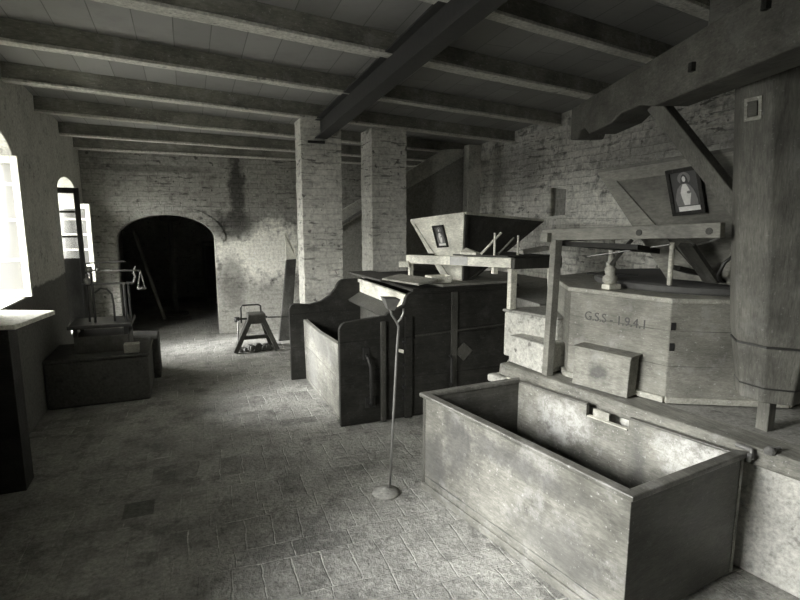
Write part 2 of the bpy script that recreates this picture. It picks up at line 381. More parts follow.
struct(one('wall_right', lambda b: box(b, XR+.13, XR+.3, YB, YF+.3, 0, 3.1), 'brick_dark'))
struct(one('wall_back', lambda b: box(b, XL-TW, XR+.3, YB-.3, YB, 0, 3.4), 'panel'))
# dark store room beyond the arch
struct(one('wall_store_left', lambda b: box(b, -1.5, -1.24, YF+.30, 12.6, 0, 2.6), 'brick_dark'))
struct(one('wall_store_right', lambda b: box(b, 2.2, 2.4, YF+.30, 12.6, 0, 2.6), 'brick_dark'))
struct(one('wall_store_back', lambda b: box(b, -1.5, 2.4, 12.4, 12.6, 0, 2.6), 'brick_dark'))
struct(one('ceiling_store', lambda b: box(b, -1.5, 2.4, YF+.30, 12.6, 2.55, 2.65), 'ceil'))

# ------------------------------------------------------------------ joists
JO = [(1.72, 'short visible ceiling joist above the crane arm in the photo top right corner'),
      (2.38, 'ceiling joist right of the steel beam that meets the middle of the crane arm'),
      (3.24, 'broad ceiling joist cut by the photo top edge left of the steel beam'), (4.20, 'first ceiling joist in front of the brick pillars, clear of their tops'),
      (5.12, 'ceiling joist resting on both whitewashed brick pillars'), (6.05, 'first ceiling joist behind the brick pillars'),
      (7.06, 'second ceiling joist from the far brick wall'), (7.86, 'ceiling joist closest to the far brick wall')]
for y0, lab in JO:
    s = .17 if y0 < 7 else (.11 if y0 < 7.5 else .05)
    y1 = y0+s*(XR-XL); w = .11 if abs(y0-3.24) < .1 else .075
    def f(b):
        n = 14; prev = None
        for k in range(n+1):
            x = XL+(XR-XL)*k/n; y = y0+(y1-y0)*k/n; j = random.uniform(-.006, .006); z = zc(y)+j
            q = [b.verts.new(p) for p in ((x, y-w/2, z), (x, y+w/2, z), (x, y+w/2, zc(y)+.135), (x, y-w/2, zc(y)+.135))]
            if prev:
                for i in range(4): b.faces.new((prev[i], prev[(i+1) % 4], q[(i+1) % 4], q[i]))
            else: b.faces.new(q)
            prev = q
        b.faces.new(prev)
    jo = tag(one('ceiling_joist', f, 'joist', bevel=.006), lab, 'joist', 'joists with pale lower edges under the ceiling')
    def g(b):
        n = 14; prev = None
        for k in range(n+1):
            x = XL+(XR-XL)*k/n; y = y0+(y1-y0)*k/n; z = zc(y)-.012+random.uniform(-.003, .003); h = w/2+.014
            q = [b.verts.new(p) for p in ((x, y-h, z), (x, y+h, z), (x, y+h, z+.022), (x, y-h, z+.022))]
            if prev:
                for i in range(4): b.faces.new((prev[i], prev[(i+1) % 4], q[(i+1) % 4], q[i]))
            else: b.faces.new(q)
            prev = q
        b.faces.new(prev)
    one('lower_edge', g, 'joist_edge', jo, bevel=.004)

# steel beam from the first pillar towards the camera
sb = thing('steel_beam', (1.38, 5.55, 2.5), 'dark steel beam running from the left pillar top towards the camera', 'beam')
pa, pb = V((1.385, 5.60, zc(5.6))), V((1.50, .6, zc(.6)))
fl, hh, tt = .13, .19, .012
one('web', lambda b: bar(b, pa-V((0, 0, hh/2)), pb-V((0, 0, hh/2)), .012, hh-.02), 'steel', sb)
one('top_flange', lambda b: bar(b, pa-V((0, 0, tt/2+.001)), pb-V((0, 0, tt/2+.001)), fl, tt), 'steel', sb)
one('bottom_flange', lambda b: bar(b, pa-V((0, 0, hh)), pb-V((0, 0, hh)), fl, tt), 'steel', sb)

# pillars
def pillar(x0, x1, y0, y1, ztop, lab):
    def f(b):
        nz = 46; prev = None
        for k in range(nz+1):
            z = ztop*k/nz; j = lambda: random.uniform(-.004, .004)
            q = [b.verts.new(p) for p in ((x0+j(), y0+j(), z), (x1+j(), y0+j(), z), (x1+j(), y1+j(), z), (x0+j(), y1+j(), z))]
            if prev:
                for i in range(4): b.faces.new((prev[i], prev[(i+1) % 4], q[(i+1) % 4], q[i]))
            else: b.faces.new(q)
            prev = q
        b.faces.new(prev)
    return tag(one('brick_pillar', f, 'brick_pillar', bevel=.006), lab, 'pillar', 'whitewashed brick pillars')
pillar(1.165, 1.605, 5.60, 5.90, zc(5.7)+.01, 'whitewashed brick pillar holding the end of the steel beam')
pillar(2.00, 2.43, 5.74, 6.14, zc(5.9), 'whitewashed brick pillar behind the covered bin, without the steel beam')
tag(one('iron_bracket', lambda b: box(b, 1.24, 1.42, 5.575, 5.60, 2.50, 2.525), 'iron'), 'small iron bearing plate under the steel beam on the left pillar', 'bracket')

# ------------------------------------------------------------------ windows
def casement(idx, hinge, free, z0, z1, mat, bars, lab, solid_to=None, arch_h=0):
    """open leaf standing between two plan points"""
    h, f = V(hinge), V(free); d = (f-h); n = V((-d.y, d.x)).normalized()
    root = bpy.data.objects.new('window_%d' % idx, None); root.location = (h.x, h.y, z0); C.objects.link(root); root['kind'] = 'structure'; root['label'] = lab
    P = lambda t, z: V((h.x+d.x*t, h.y+d.y*t, z))
    th = .035; L = d.length; s = .05/L
    def fr(b):
        bar(b, P(s/2, z0), P(s/2, z1), th, .05, up=(d.x, d.y, 0)); bar(b, P(1-s/2, z0), P(1-s/2, z1), th, .05, up=(d.x, d.y, 0))
        bar(b, P(s, z0+.03), P(1-s, z0+.03), th, .06); bar(b, P(s, z1-.03), P(1-s, z1-.03), th, .06)
        for zb in bars: bar(b, P(s, zb), P(1-s, zb), th*.8, .025)
    one('sash_frame', fr, mat, root, bevel=.003)
    zz = [z0+.05]+list(bars)+[z1-.05]
    lo = 0
    if solid_to:
        one('lower_panel', lambda b: bar(b, P(s, (z0+solid_to)/2), P(1-s, (z0+solid_to)/2), .012, solid_to-z0), mat, root); lo = solid_to
    g0 = max(z0+.05, lo)
    one('pane', lambda b: bar(b, P(s, (g0+z1-.05)/2), P(1-s, (g0+z1-.05)/2), .004, z1-.05-g0), 'clear_glass' if mat == 'window_dark' else 'glass', root)
    return root
casement(1, (XL-.42, 5.10), (-1.195, 5.06), 1.08, 2.20, 'window_white', (1.38, 1.70, 1.98), 'white casement leaf open in the nearer arched window')
casement(2, (XL-.38, 6.75), (-1.065, 6.74), .50, 2.05, 'window_dark', (1.52, 1.79), 'backlit casement leaf, its frame toned dark, in the farther window', 1.28)
casement(2, (XL-.38, 7.66), (-1.10, 7.62), .92, 1.90, 'window_white', (1.13, 1.33, 1.52, 1.71), 'white casement leaf lit from outside, farther window')

# ------------------------------------------------------------------ left side: counter, plinth, scale
ct = thing('counter', (-1.1, 3.9, 0), 'pale-topped counter under the nearer left window', 'counter')
one('counter_top', lambda b: slab(b, [(XL+.005, 3.74, 1.055), (-.97, 3.66, 1.055), (-.865, 4.17, 1.055), (XL+.005, 4.34, 1.055)], (0, 0, .03)), 'counter', ct, bevel=.006)
one('cabinet_body', lambda b: box(b, XL+.005, -1.03, 3.75, 3.93, 0, 1.055), 'darkwood', ct, bevel=.004)
pl = thing('masonry_plinth', (-.9, 5.6, 0), 'low rendered masonry plinth carrying the platform scale', 'plinth')
one('plinth_body', lambda b: box(b, XL+.005, -.40, 5.34, 6.0, 0, .43), 'plinth', pl, bevel=.02)
one('plinth_slab', lambda b: box(b, XL+.005, -.385, 5.33, 6.02, .43, .46), 'plinth', pl, bevel=.012)
tag(one('stone_block', lambda b: hexa(b, [(-.62, 6.05, 0), (-.335, 6.05, 0), (-.345, 6.5, 0), (-.64, 6.5, 0), (-.6, 6.05, .46), (-.345, 6.05, .44), (-.35, 6.5, .44), (-.62, 6.5, .46)]), 'plinth', bevel=.015),
    'dark upright block standing just behind the scale plinth', 'block')

sc = thing('platform_scale', (-.78, 5.68, .46), 'old iron and wood platform scale standing on the low plinth', 'scale')
one('base', lambda b: box(b, -1.02, -.56, 5.5, 5.88, .46, .62), 'darkwood2', sc, bevel=.01)
one('platform', lambda b: box(b, -1.06, -.53, 5.46, 5.92, .70, .735), 'iron', sc, bevel=.006)
for x in (-1.02, -.60):
    for y in (5.5, 5.84): one('foot', lambda b: box(b, x, x+.035, y, y+.035, .62, .70), 'iron', sc)
one('column', lambda b: tube(b, [(-.845, 5.6, .735), (-.845, 5.6, 1.27)], .012), 'iron', sc)
one('column', lambda b: tube(b, [(-.58, 5.6, .735), (-.58, 5.6, 1.10)], .014), 'iron', sc)
one('column', lambda b: tube(b, [(-.545, 5.62, .735), (-.545, 5.62, 1.10)], .010), 'iron', sc)
one('column', lambda b: tube(b, [(-.90, 5.66, .735), (-.895, 5.66, 1.30)], .010), 'iron', sc)
one('guard_loop', lambda b: tube(b, [(-.83, 5.6, 1.02), (-.78, 5.6, 1.06), (-.73, 5.6, 1.05), (-.69, 5.6, 1.0), (-.68, 5.6, .9), (-.68, 5.6, .735)], .009), 'iron', sc)
one('cross_rail', lambda b: bar(b, (-.93, 5.6, 1.10), (-.50, 5.6, 1.10), .02, .018), 'iron', sc)
one('top_rail', lambda b: bar(b, (-.90, 5.6, 1.30), (-.55, 5.6, 1.31), .012, .012), 'iron', sc)
def beamf(b):
    tube(b, [(-.86, 5.6, 1.235), (-.43, 5.6, 1.215)], .009)
    lathe(b, (-.86, 5.6, 1.21), [(.012, 0), (.028, .015), (.03, .04), (.012, .055)], 12)
    lathe(b, (-.79, 5.6, 1.215), [(.01, 0), (.02, .01), (.02, .035), (.01, .045)], 12)
one('balance_beam', beamf, 'rod', sc, smooth=True)
one('poise_weight', lambda b: [lathe(b, (-.88, 5.6, 1.10), [(.02, 0), (.03, .01), (.032, .05), (.012, .07), (.012, .1)], 14)], 'rod', sc, smooth=True)
one('beam_hanger', lambda b: [tube(b, [(-.50, 5.6, 1.10), (-.475, 5.6, 1.16), (-.49, 5.6, 1.20), (-.47, 5.6, 1.26)], .010)], 'rod', sc)
one('weight_pan_hanger', lambda b: [tube(b, [(-.43, 5.6, 1.22), (-.46, 5.6, 1.05)], .005), tube(b, [(-.43, 5.6, 1.22), (-.40, 5.6, 1.05)], .005), lathe(b, (-.43, 5.6, 1.035), [(.04, 0), (.045, .01), (.04, .02)], 14)], 'rod', sc)
tag(one('wooden_block', lambda b: box(b, -.60, -.47, 5.36, 5.46, .462, .55), 'casing', bevel=.008), 'small wooden block on the plinth in front of the scale', 'block')

# ------------------------------------------------------------------ store room contents (dim)
tag(one('leaning_pole', lambda b: tube(b, [(-.42, 9.6, .02), (-.85, 10.4, 1.5)], .03), 'casing'), 'thin wooden pole leaning in the dark store beyond the arch', 'pole')
hs = thing('hand_winch_stand', (-.25, 10.2, 0), 'tall post with a round head in the dark store beyond the arch', 'stand')
one('pole', lambda b: tube(b, [(-.25, 10.2, .03), (-.25, 10.2, 1.72)], .045), 'darkwood2', hs)
one('head', lambda b: lathe(b, (-.25, 10.2, 1.66), [(.05, 0), (.17, .03), (.19, .10), (.12, .16), (.02, .18)]), 'darkwood2', hs, smooth=True)
one('base', lambda b: lathe(b, (-.25, 10.2, 0), [(.22, 0), (.22, .03), (.1, .05)]), 'darkwood2', hs)
cb = thing('cupboard', (.75, 11.6, 0), 'low dark cupboard at the back of the store beyond the arch', 'cupboard')
one('body', lambda b: box(b, .3, 1.3, 11.3, 11.9, 0, 1.25), 'darkwood2', cb, bevel=.01)
one('door', lambda b: box(b, .35, .79, 11.275, 11.30, .1, 1.18), 'darkwood', cb, bevel=.005)
one('door', lambda b: box(b, .81, 1.25, 11.275, 11.30, .1, 1.18), 'darkwood', cb, bevel=.005)

# ------------------------------------------------------------------ bench grinder / trestle by the far wall
tr = thing('trestle_stand', (.78, 6.95, 0), 'small wooden trestle with a crank handle standing before the far wall', 'trestle')
one('top_block', lambda b: box(b, .67, .90, 6.80, 7.04, .37, .50), 'darkwood2', tr, bevel=.02)
for (a, c) in (((.71, 6.84, .44), (.50, 6.80, 0)), ((.86, 6.84, .44), (1.03, 6.78, 0)), ((.71, 7.0, .44), (.55, 7.12, 0)), ((.86, 7.0, .44), (.99, 7.12, 0))):
    one('leg', lambda b: bar(b, a, (c[0], c[1], .014), .06, .075, up=(0, 1, 0)), 'darkwood2', tr, bevel=.006)
one('wire_handle', lambda b: tube(b, [(.60, 6.9, .38), (.60, 6.9, .58), (.62, 6.9, .61), (.82, 6.9, .61), (.85, 6.9, .59), (.85, 6.9, .50)], .011), 'iron', tr)
one('crank_axle', lambda b: [tube(b, [(.53, 6.9, .43), (.93, 6.9, .44)], .014), lathe(b, (.545, 6.9, .40), [(.03, 0), (.035, .03), (.03, .06)], 12), tube(b, [(.93, 6.86, .44), (1.42, 6.82, .425)], .008)], 'iron', tr)
one('cross_brace', lambda b: bar(b, (.57, 6.95, .17), (.97, 6.95, .17), .03, .05), 'darkwood2', tr)
one('front_strut', lambda b: tube(b, [(.56, 6.86, .42), (.53, 6.80, .10)], .010), 'rod', tr)
def heap(b):
    for k in range(26):
        a = random.uniform(0, 6.28); r = random.uniform(0, .17); s = random.uniform(.03, .06)
        x, y = .78+r*math.cos(a)*1.3, 6.9+r*math.sin(a)*.6
        lathe(b, (x, y, 0), [(s, 0), (s*1.1, s*.4), (s*.5, s*(1.7-r*4))], 6)
tag(one('debris_heap', heap, 'darkwood2', smooth=False), 'small dark heap of scrap on the floor under the trestle', 'debris', kind='stuff')
def plk(b):
    pts = [(1.13, 7.32, .002), (1.31, 7.32, .002), (1.50, 7.75, 1.13), (1.35, 7.75, 1.12)]
    slab(b, pts, (0, .045, -.01))
PLK = tag(one('leaning_plank', plk, 'darkwood2', bevel=.01), 'dark weathered plank leaning against the far wall beside the left pillar', 'plank')
one('pale_tip', lambda b: slab(b, [(1.355, 7.75, 1.12), (1.495, 7.75, 1.13), (1.50, 7.80, 1.28), (1.45, 7.83, 1.32), (1.39, 7.87, 1.52), (1.36, 7.87, 1.50)], (0, .03, -.005)), 'pale', PLK)

# ------------------------------------------------------------------ stair behind the pillars
st = thing('staircase', (3.0, 6.6, 0), 'enclosed stair rising rightward behind the brick pillars', 'staircase')
zl = lambda x: 1.60+.545*(x-1.83)
one('stringer', lambda b: slab(b, [(1.45, 6.5, zl(1.45)), (3.72, 6.5, zl(3.72)), (3.72, 6.5, zl(3.72)+.05), (3.30, 6.5, zl(3.30)+.24), (1.45, 6.5, zl(1.45)+.2)], (0, .06, 0)), 'stringer', st, bevel=.004)
one('partition_panel', lambda b: slab(b, [(1.45, 6.52, 0), (3.70, 6.52, 0), (3.70, 6.52, zl(3.7)), (1.45, 6.52, zl(1.45))], (0, .04, 0)), 'panel', st)
one('handrail', lambda b: [tube(b, [(1.60, 6.44, zl(1.60)+.04), (2.20, 6.44, zl(2.2)+.07)], .018), tube(b, [(1.95, 6.44, zl(1.95)+.05), (1.95, 6.5, zl(1.95)+.02)], .010)], 'rod', st)
for k in range(7):
    x = 1.7+k*.28
    one('tread', lambda b: box(b, x, x+.3, 6.56, 7.4, zl(x)-.02, zl(x)+.02), 'joist', st)
tag(one('wall_pier', lambda b: box(b, 3.60, 3.80, 6.36, 6.50, 0, zc(6.5)+.02), 'plaster', bevel=.01), 'narrow plastered pier closing the stair beside the right wall', 'pier')

# ------------------------------------------------------------------ dough trough with covered bin
tb = thing('dough_trough', (1.9, 4.7, 0), 'dark wooden dough trough and bin with scrolled end boards', 'trough')
def arc(cx, cz, r, a0, a1, n=6): return [(cx+r*math.cos(math.radians(a0+(a1-a0)*k/n)), cz+r*math.sin(math.radians(a0+(a1-a0)*k/n))) for k in range(n+1)]
def profile(x0, zlow, xs, xr, ztop, xe):
    """scrolled outline: low front part, S-curve up to a rounded shoulder, straight top"""
    p = [(x0, 0)]
    p += arc(x0+.07, zlow-.07, .07, 180, 90)
    p += [(x0+(xs-x0)*t, zlow+.03*t) for t in (.5, 1)]
    p += [(xs+(xr-xs)*(t*t*(3-2*t)) , zlow+.03+(ztop-.09-zlow-.03)*t) for t in (.2, .4, .6, .8)]
    p += arc(xr+.08, ztop-.085, .085, 175, 90)
    p += [(xe, ztop), (xe, 0)]
    return p
near = profile(1.10, .88, 1.50, 1.68, 1.10, 2.78)
one('near_end_board', lambda b: slab(b, [(x, 3.985, z) for x, z in near], (0, .05, 0)), 'darkwood', tb, bevel=.006)
far = profile(.96, .84, 1.30, 1.42, 1.02, 2.78)
far = [(.96, 0)]+arc(1.03, .76, .07, 180, 90)+[(1.18, .815), (1.30, .84), (1.40, .90), (1.46, .97)]+arc(1.56, .98, .085, 160, 90)+[(2.78, 1.06), (2.78, 0)]
one('far_end_board', lambda b: slab(b, [(x, 5.42, z) for x, z in far], (0, .05, 0)), 'darkwood', tb, bevel=.006)
def side(b):
    n = 22; low = []
    for k in range(n+1):
        y = 4.03+(5.42-4.03)*k/n; low.append((1.118, y, .0 if k > 12 else .0+.028*(k % 2)))
    slab(b, low+[(1.105, 5.42, .655), (1.125, 4.9, .63), (1.118, 4.03, .68)], (.045, 0, 0))
one('side_board', side, 'sidewood', tb, bevel=.003)
one('trough_floor', lambda b: slab(b, [(1.16, 4.03, .30), (1.16, 5.42, .30), (1.72, 5.42, .36), (1.72, 4.03, .36)], (0, 0, -.03)), 'darkwood2', tb)
one('back_board', lambda b: box(b, 1.735, 1.765, 4.035, 5.42, .92, 1.06), 'pale', tb, bevel=.004)
one('back_batten', lambda b: box(b, 1.715, 1.735, 4.035, 5.42, 1.03, 1.065), 'pale', tb, bevel=.003)
one('slanted_board', lambda b: slab(b, [(1.60, 4.035, .84), (1.60, 5.42, .84), (1.735, 5.42, .92), (1.735, 4.035, .92)], (.015, 0, -.02)), 'darkwood2', tb)
one('inner_wall', lambda b: box(b, 1.74, 1.77, 4.035, 5.42, 0, .92), 'darkwood2', tb)
one('lid', lambda b: box(b, 1.74, 2.80, 3.97, 5.46, 1.10, 1.125), 'darkwood', tb, bevel=.004)
one('back_wall', lambda b: box(b, 2.75, 2.78, 4.035, 5.42, 0, 1.10), 'darkwood', tb)
one('vertical_post', lambda b: bar(b, (1.47, 3.968, .0), (1.47, 3.968, .87), .03, .05, up=(1, 0, 0)), 'darkwood2', tb, bevel=.012)
one('vertical_post', lambda b: bar(b, (1.70, 3.972, .0), (1.70, 3.972, .90), .022, .07, up=(1, 0, 0)), 'darkwood', tb, bevel=.004)
one('middle_stile', lambda b: bar(b, (2.14, 3.975, .05), (2.14, 3.975, 1.08), .02, .06, up=(1, 0, 0)), 'darkwood2', tb, bevel=.004)
one('mid_rail', lambda b: bar(b, (1.76, 3.972, .72), (2.78, 3.972, .76), .02, .012), 'darkwood2', tb, bevel=.003)
hd = one('handle', lambda b: [tube(b, [(1.325, 3.975, .60), (1.325, 3.93, .58), (1.345, 3.925, .50), (1.35, 3.925, .20), (1.355, 3.975, .16)], .014)], 'iron', tb, smooth=True)
one('mounting_plate', lambda b: box(b, 1.295, 1.35, 3.97, 3.985, .56, .66), 'iron', hd, bevel=.003)
one('mounting_plate', lambda b: box(b, 1.31, 1.40, 3.97, 3.985, .14, .23), 'iron', hd, bevel=.003)
one('latch', lambda b: [tube(b, [(2.095, 3.97, .52), (2.095, 3.93, .50), (2.10, 3.93, .28), (2.105, 3.97, .24)], .012)], 'iron', tb)
one('hinge_plate', lambda b: slab(b, [(2.15, 3.984, .54), (2.24, 3.984, .45), (2.33, 3.984, .54), (2.24, 3.984, .62)], (0, -.012, 0)), 'darkwood2', tb, bevel=.002)
for k in range(6):
    one('nail_hole', lambda b: tube(b, [(1.66, 3.985, .18+.1*k), (1.66, 3.957, .18+.1*k)], .014), 'blackhole', tb)  # black plug painting the shade of a hole

# loose boards lying on the bin
tag(one('loose_board', lambda b: slab(b, [(1.66, 4.55, 1.128), (1.60, 5.40, 1.128), (1.88, 5.45, 1.128), (1.95, 4.60, 1.128)], (0, 0, .02)), 'darkwood2', bevel=.003), 'wide flat board lying over the left edge of the dark bin', 'board', 'boards lying on the bin')
tag(one('loose_board', lambda b: slab(b, [(1.80, 3.99, 1.15), (1.66, 4.50, 1.15), (1.86, 4.54, 1.18), (2.0, 4.02, 1.18)], (0, 0, .018)), 'casing', bevel=.003), 'tilted grey board on the front corner of the dark bin', 'board', 'boards lying on the bin')
tag(one('loose_board', lambda b: slab(b, [(2.03, 3.99, 1.127), (2.0, 4.3, 1.127), (2.72, 4.38, 1.127), (2.74, 4.02, 1.127)], (0, 0, .02)), 'casing', bevel=.003), 'flat board on the bin below the small hopper frame', 'board', 'boards lying on the bin')
def bowl(b):
    slab(b, [(1.98, 4.10, 1.15), (2.16, 4.08, 1.15), (2.165, 4.20, 1.15), (1.97, 4.22, 1.15)], (0, 0, .012))
    for (p, q) in (((1.98, 4.10), (2.16, 4.08)), ((2.16, 4.08), (2.165, 4.20)), ((1.97, 4.22), (1.98, 4.10)), ((2.165, 4.20), (1.97, 4.22))):
        bar(b, (p[0], p[1], 1.185), (q[0], q[1], 1.185), .012, .055)
tag(one('wooden_tray', bowl, 'pale', bevel=.004), 'small pale wooden tray on the bin beneath the small hopper', 'tray')

# ------------------------------------------------------------------ ledge, steps, raised platform
lg = thing('mill_ledge', (2.6, 2.0, 0), 'long plastered masonry ledge with timber kerb carrying the mill', 'ledge')
L0 = [(2.10, 3.22), (2.40, 1.55), (2.62, .30)]
one('masonry_body', lambda b: slab(b, [(2.13, 3.20, 0), (2.43, 1.55, 0), (2.75, -.2, 0), (XR-.01, -.2, 0), (XR-.01, 3.9, 0), (2.78, 3.90, 0)], (0, 0, .60)), 'plaster', lg, bevel=.01)
def kerb(b):
    ys = [(2.10, 3.20), (2.165, 2.85), (2.28, 2.2), (2.395, 1.55), (2.55, .7), (2.69, -.2)]
    prev = None
    for i, (x, y) in enumerate(ys):
        j = random.uniform(-.006, .006)
        q = [b.verts.new(p) for p in ((x+j, y, .56), (x+.20, y+.03, .56), (x+.20, y+.03, .65), (x+j+.01, y, .648))]
        if prev:
            for k in range(4): b.faces.new((prev[k], prev[(k+1) % 4], q[(k+1) % 4], q[k]))
        else: b.faces.new(q)
        prev = q
    b.faces.new(prev)
one('kerb_beam', kerb, 'kerb', lg, bevel=.012)
one('top_surface', lambda b: slab(b, [(2.30, 3.22, .60), (2.60, 1.55, .60), (2.9, -.2, .60), (XR-.01, -.2, .60), (XR-.01, 3.9, .60), (2.78, 3.9, .60)], (0, 0, .045)), 'masonry', lg, bevel=.004)
one('white_plaster_patch', lambda b: slab(b, [(2.075, 3.19, .50), (2.115, 2.97, .50), (2.145, 2.97, .56), (2.10, 3.19, .56)], (.04, .01, 0)), 'pale', lg)
bk = one('brick_end', lambda b: slab(b, [(2.04, 3.26, .50), (2.08, 3.10, .50), (2.2, 3.10, .50), (2.2, 3.26, .50)], (0, 0, .06)), 'step', lg, bevel=.015)
ms = thing('masonry_steps', (2.4, 3.0, .65), 'two worn pale masonry steps between the bin and the mill casing', 'steps')
def stp(b, pts, z0, z1):
    slab(b, [(x, y, z0) for x, y in pts], (0, 0, z1-z0))
one('step', lambda b: stp(b, [(2.185, 3.20), (2.22, 2.84), (2.45, 2.84), (2.50, 3.25)], .65, .855), 'step', ms, bevel=.012)
one('step', lambda b: stp(b, [(2.245, 3.36), (2.40, 2.93), (2.75, 2.93), (2.75, 3.36)], .655, 1.0), 'step', ms, bevel=.012)
one('tread_board', lambda b: stp(b, [(2.24, 3.38), (2.40, 2.92), (2.75, 2.92), (2.75, 3.38)], 1.0, 1.02), 'masonry', ms, bevel=.005)
pf = tag(one('raised_platform', lambda b: [stp(b, [(2.76, 3.60), (XR-.01, 3.60), (XR-.01, 6.3), (2.80, 6.3), (2.80, 3.97)], 0 if False else .66, .99), stp(b, [(2.80, 3.93), (XR-.01, 3.93), (XR-.01, 6.3), (2.80, 6.3)], 0, .66)], 'masonry', bevel=.01),
    'raised masonry platform behind the steps, carrying the second millstone', 'platform')

# ------------------------------------------------------------------ small hopper on its frame (left)
hf = thing('hopper_stand', (2.5, 3.9, 1.0), 'pale wooden stand frame holding the small hopper over the bin', 'stand')
one('side_rail', lambda b: bar(b, (2.285, 3.33, 1.378), (1.885, 4.42, 1.345), .05, .075), 'pale', hf, bevel=.004)  # window-side rail pale, other rails dark: light and shade put into colour
one('front_rail', lambda b: bar(b, (2.27, 3.315, 1.372), (2.80, 3.42, 1.36), .05, .08), 'darkwood2', hf, bevel=.004)
one('side_rail', lambda b: bar(b, (2.80, 3.42, 1.378), (2.62, 4.65, 1.345), .05, .075), 'darkwood2', hf, bevel=.004)
one('rear_rail', lambda b: bar(b, (1.885, 4.42, 1.345), (2.62, 4.65, 1.345), .05, .075), 'darkwood2', hf, bevel=.004)
one('leg', lambda b: bar(b, (2.29, 3.335, 1.021), (2.29, 3.335, 1.335), .05, .055, up=(1, 0, 0)), 'pale', hf, bevel=.004)
one('leg', lambda b: bar(b, (2.70, 3.36, 1.021), (2.70, 3.40, 1.335), .05, .05, up=(1, 0, 0)), 'pale', hf, bevel=.004)
one('leg', lambda b: bar(b, (1.905, 4.40, 1.126), (1.905, 4.40, 1.31), .04, .04, up=(1, 0, 0)), 'pale', hf, bevel=.004)
one('leg', lambda b: bar(b, (2.62, 4.63, 1.126), (2.62, 4.63, 1.31), .04, .04, up=(1, 0, 0)), 'pale', hf, bevel=.004)
one('rail_peg', lambda b: bar(b, (1.87, 4.36, 1.30), (1.79, 4.40, 1.30), .04, .05), 'pale', hf, bevel=.003)
one('rail_peg', lambda b: bar(b, (2.235, 3.50, 1.28), (2.235, 3.50, 1.345), .04, .04, up=(1, 0, 0)), 'pale', hf, bevel=.003)
one('joint_plate', lambda b: bar(b, (2.118, 3.72, 1.368), (2.052, 3.90, 1.363), .012, .072), 'rod', hf)

def quad_panel(b, a, c, d, e, t):
    a, c, d, e = map(V, (a, c, d, e)); n = (c-a).cross(e-a).normalized(); slab(b, [a, c, d, e], n*t)
def lerp(a, b, t): return V(a)+(V(b)-V(a))*t
def hopper(name, rim, bot, lab, mats, framed, thick=.018):
    """rim, bot: four corners each, same order"""
    cen = sum((V(r) for r in rim), V((0, 0, 0)))/4
    h = thing(name, tuple(sum((V(r) for r in bot), V((0, 0, 0)))/4), lab, 'hopper')
    pans = []
    for k in range(4):
        a, c, d, e = rim[k], rim[(k+1) % 4], bot[(k+1) % 4], bot[k]
        n = (V(c)-V(a)).cross(V(e)-V(a)).normalized(); mid = (V(a)+V(d))/2
        if n.dot(cen-mid) < 0: n = -n
        bm = nb(); slab(bm, [a, c, d, e], n*thick); pans.append((link('side_panel', bm, mats[k], h), n))
        if framed[k]:
            o_ = -n*.014; bm = nb()
            # a batten along the top edge and along both sloping edges
            A, B, D, E_ = V(a), V(c), V(d), V(e); w = framed[k]
            hgt = ((A+B)/2-(D+E_)/2).length
            slab(bm, [A, B, lerp(B, D, w/hgt), lerp(A, E_, w/hgt)], o_)
            s = w/(B-A).length
            slab(bm, [A, lerp(A, B, s), lerp(E_, D, .45), E_], o_*.9); slab(bm, [B, lerp(B, A, s), lerp(D, E_, .45), D], o_*.9)
            link('edge_batten', bm, 'hopper_frame' if framed[k] > .05 else mats[k], h)
    bm = nb()
    for k in range(4): bar(bm, V(rim[k])+V((0, 0, .006)), V(rim[(k+1) % 4])+V((0, 0, .006)), .03, .022)
    link('rim_board', bm, mats[0], h, bevel=.003)
    return h, pans
r1 = [(2.05, 4.72, 1.69), (2.24, 4.0, 1.752), (3.27, 4.27, 1.69), (3.06, 4.99, 1.66)]
b1 = [(2.28, 4.47, 1.145), (2.34, 4.20, 1.145), (2.46, 4.24, 1.145), (2.45, 4.5, 1.145)]
M['hop_shaded'] = M['darkwood2']
h1, pn = hopper('grain_hopper', r1, b1, 'small pale-sided grain hopper with a little print, above the dark bin', ['pale', 'darkwood2', 'darkwood2', 'darkwood2'], [.03, .03, 0, 0])  # window-side panel pale, the rest dark: daylight and shade painted into the boards
def on_panel(a, c, d, e, u0, u1, v0, v1, off):
    """rectangle on a hopper face: u along the rim from a to c, v down the slope (metres)"""
    A, B, D, E_ = map(V, (a, c, d, e)); ux = (B-A).normalized(); n = ux.cross(E_-A).normalized(); dn = n.cross(ux)
    if dn.z > 0: dn = -dn
    return [A+ux*u+dn*v for u, v in ((u0, v0), (u1, v0), (u1, v1), (u0, v1))], n, ux, dn
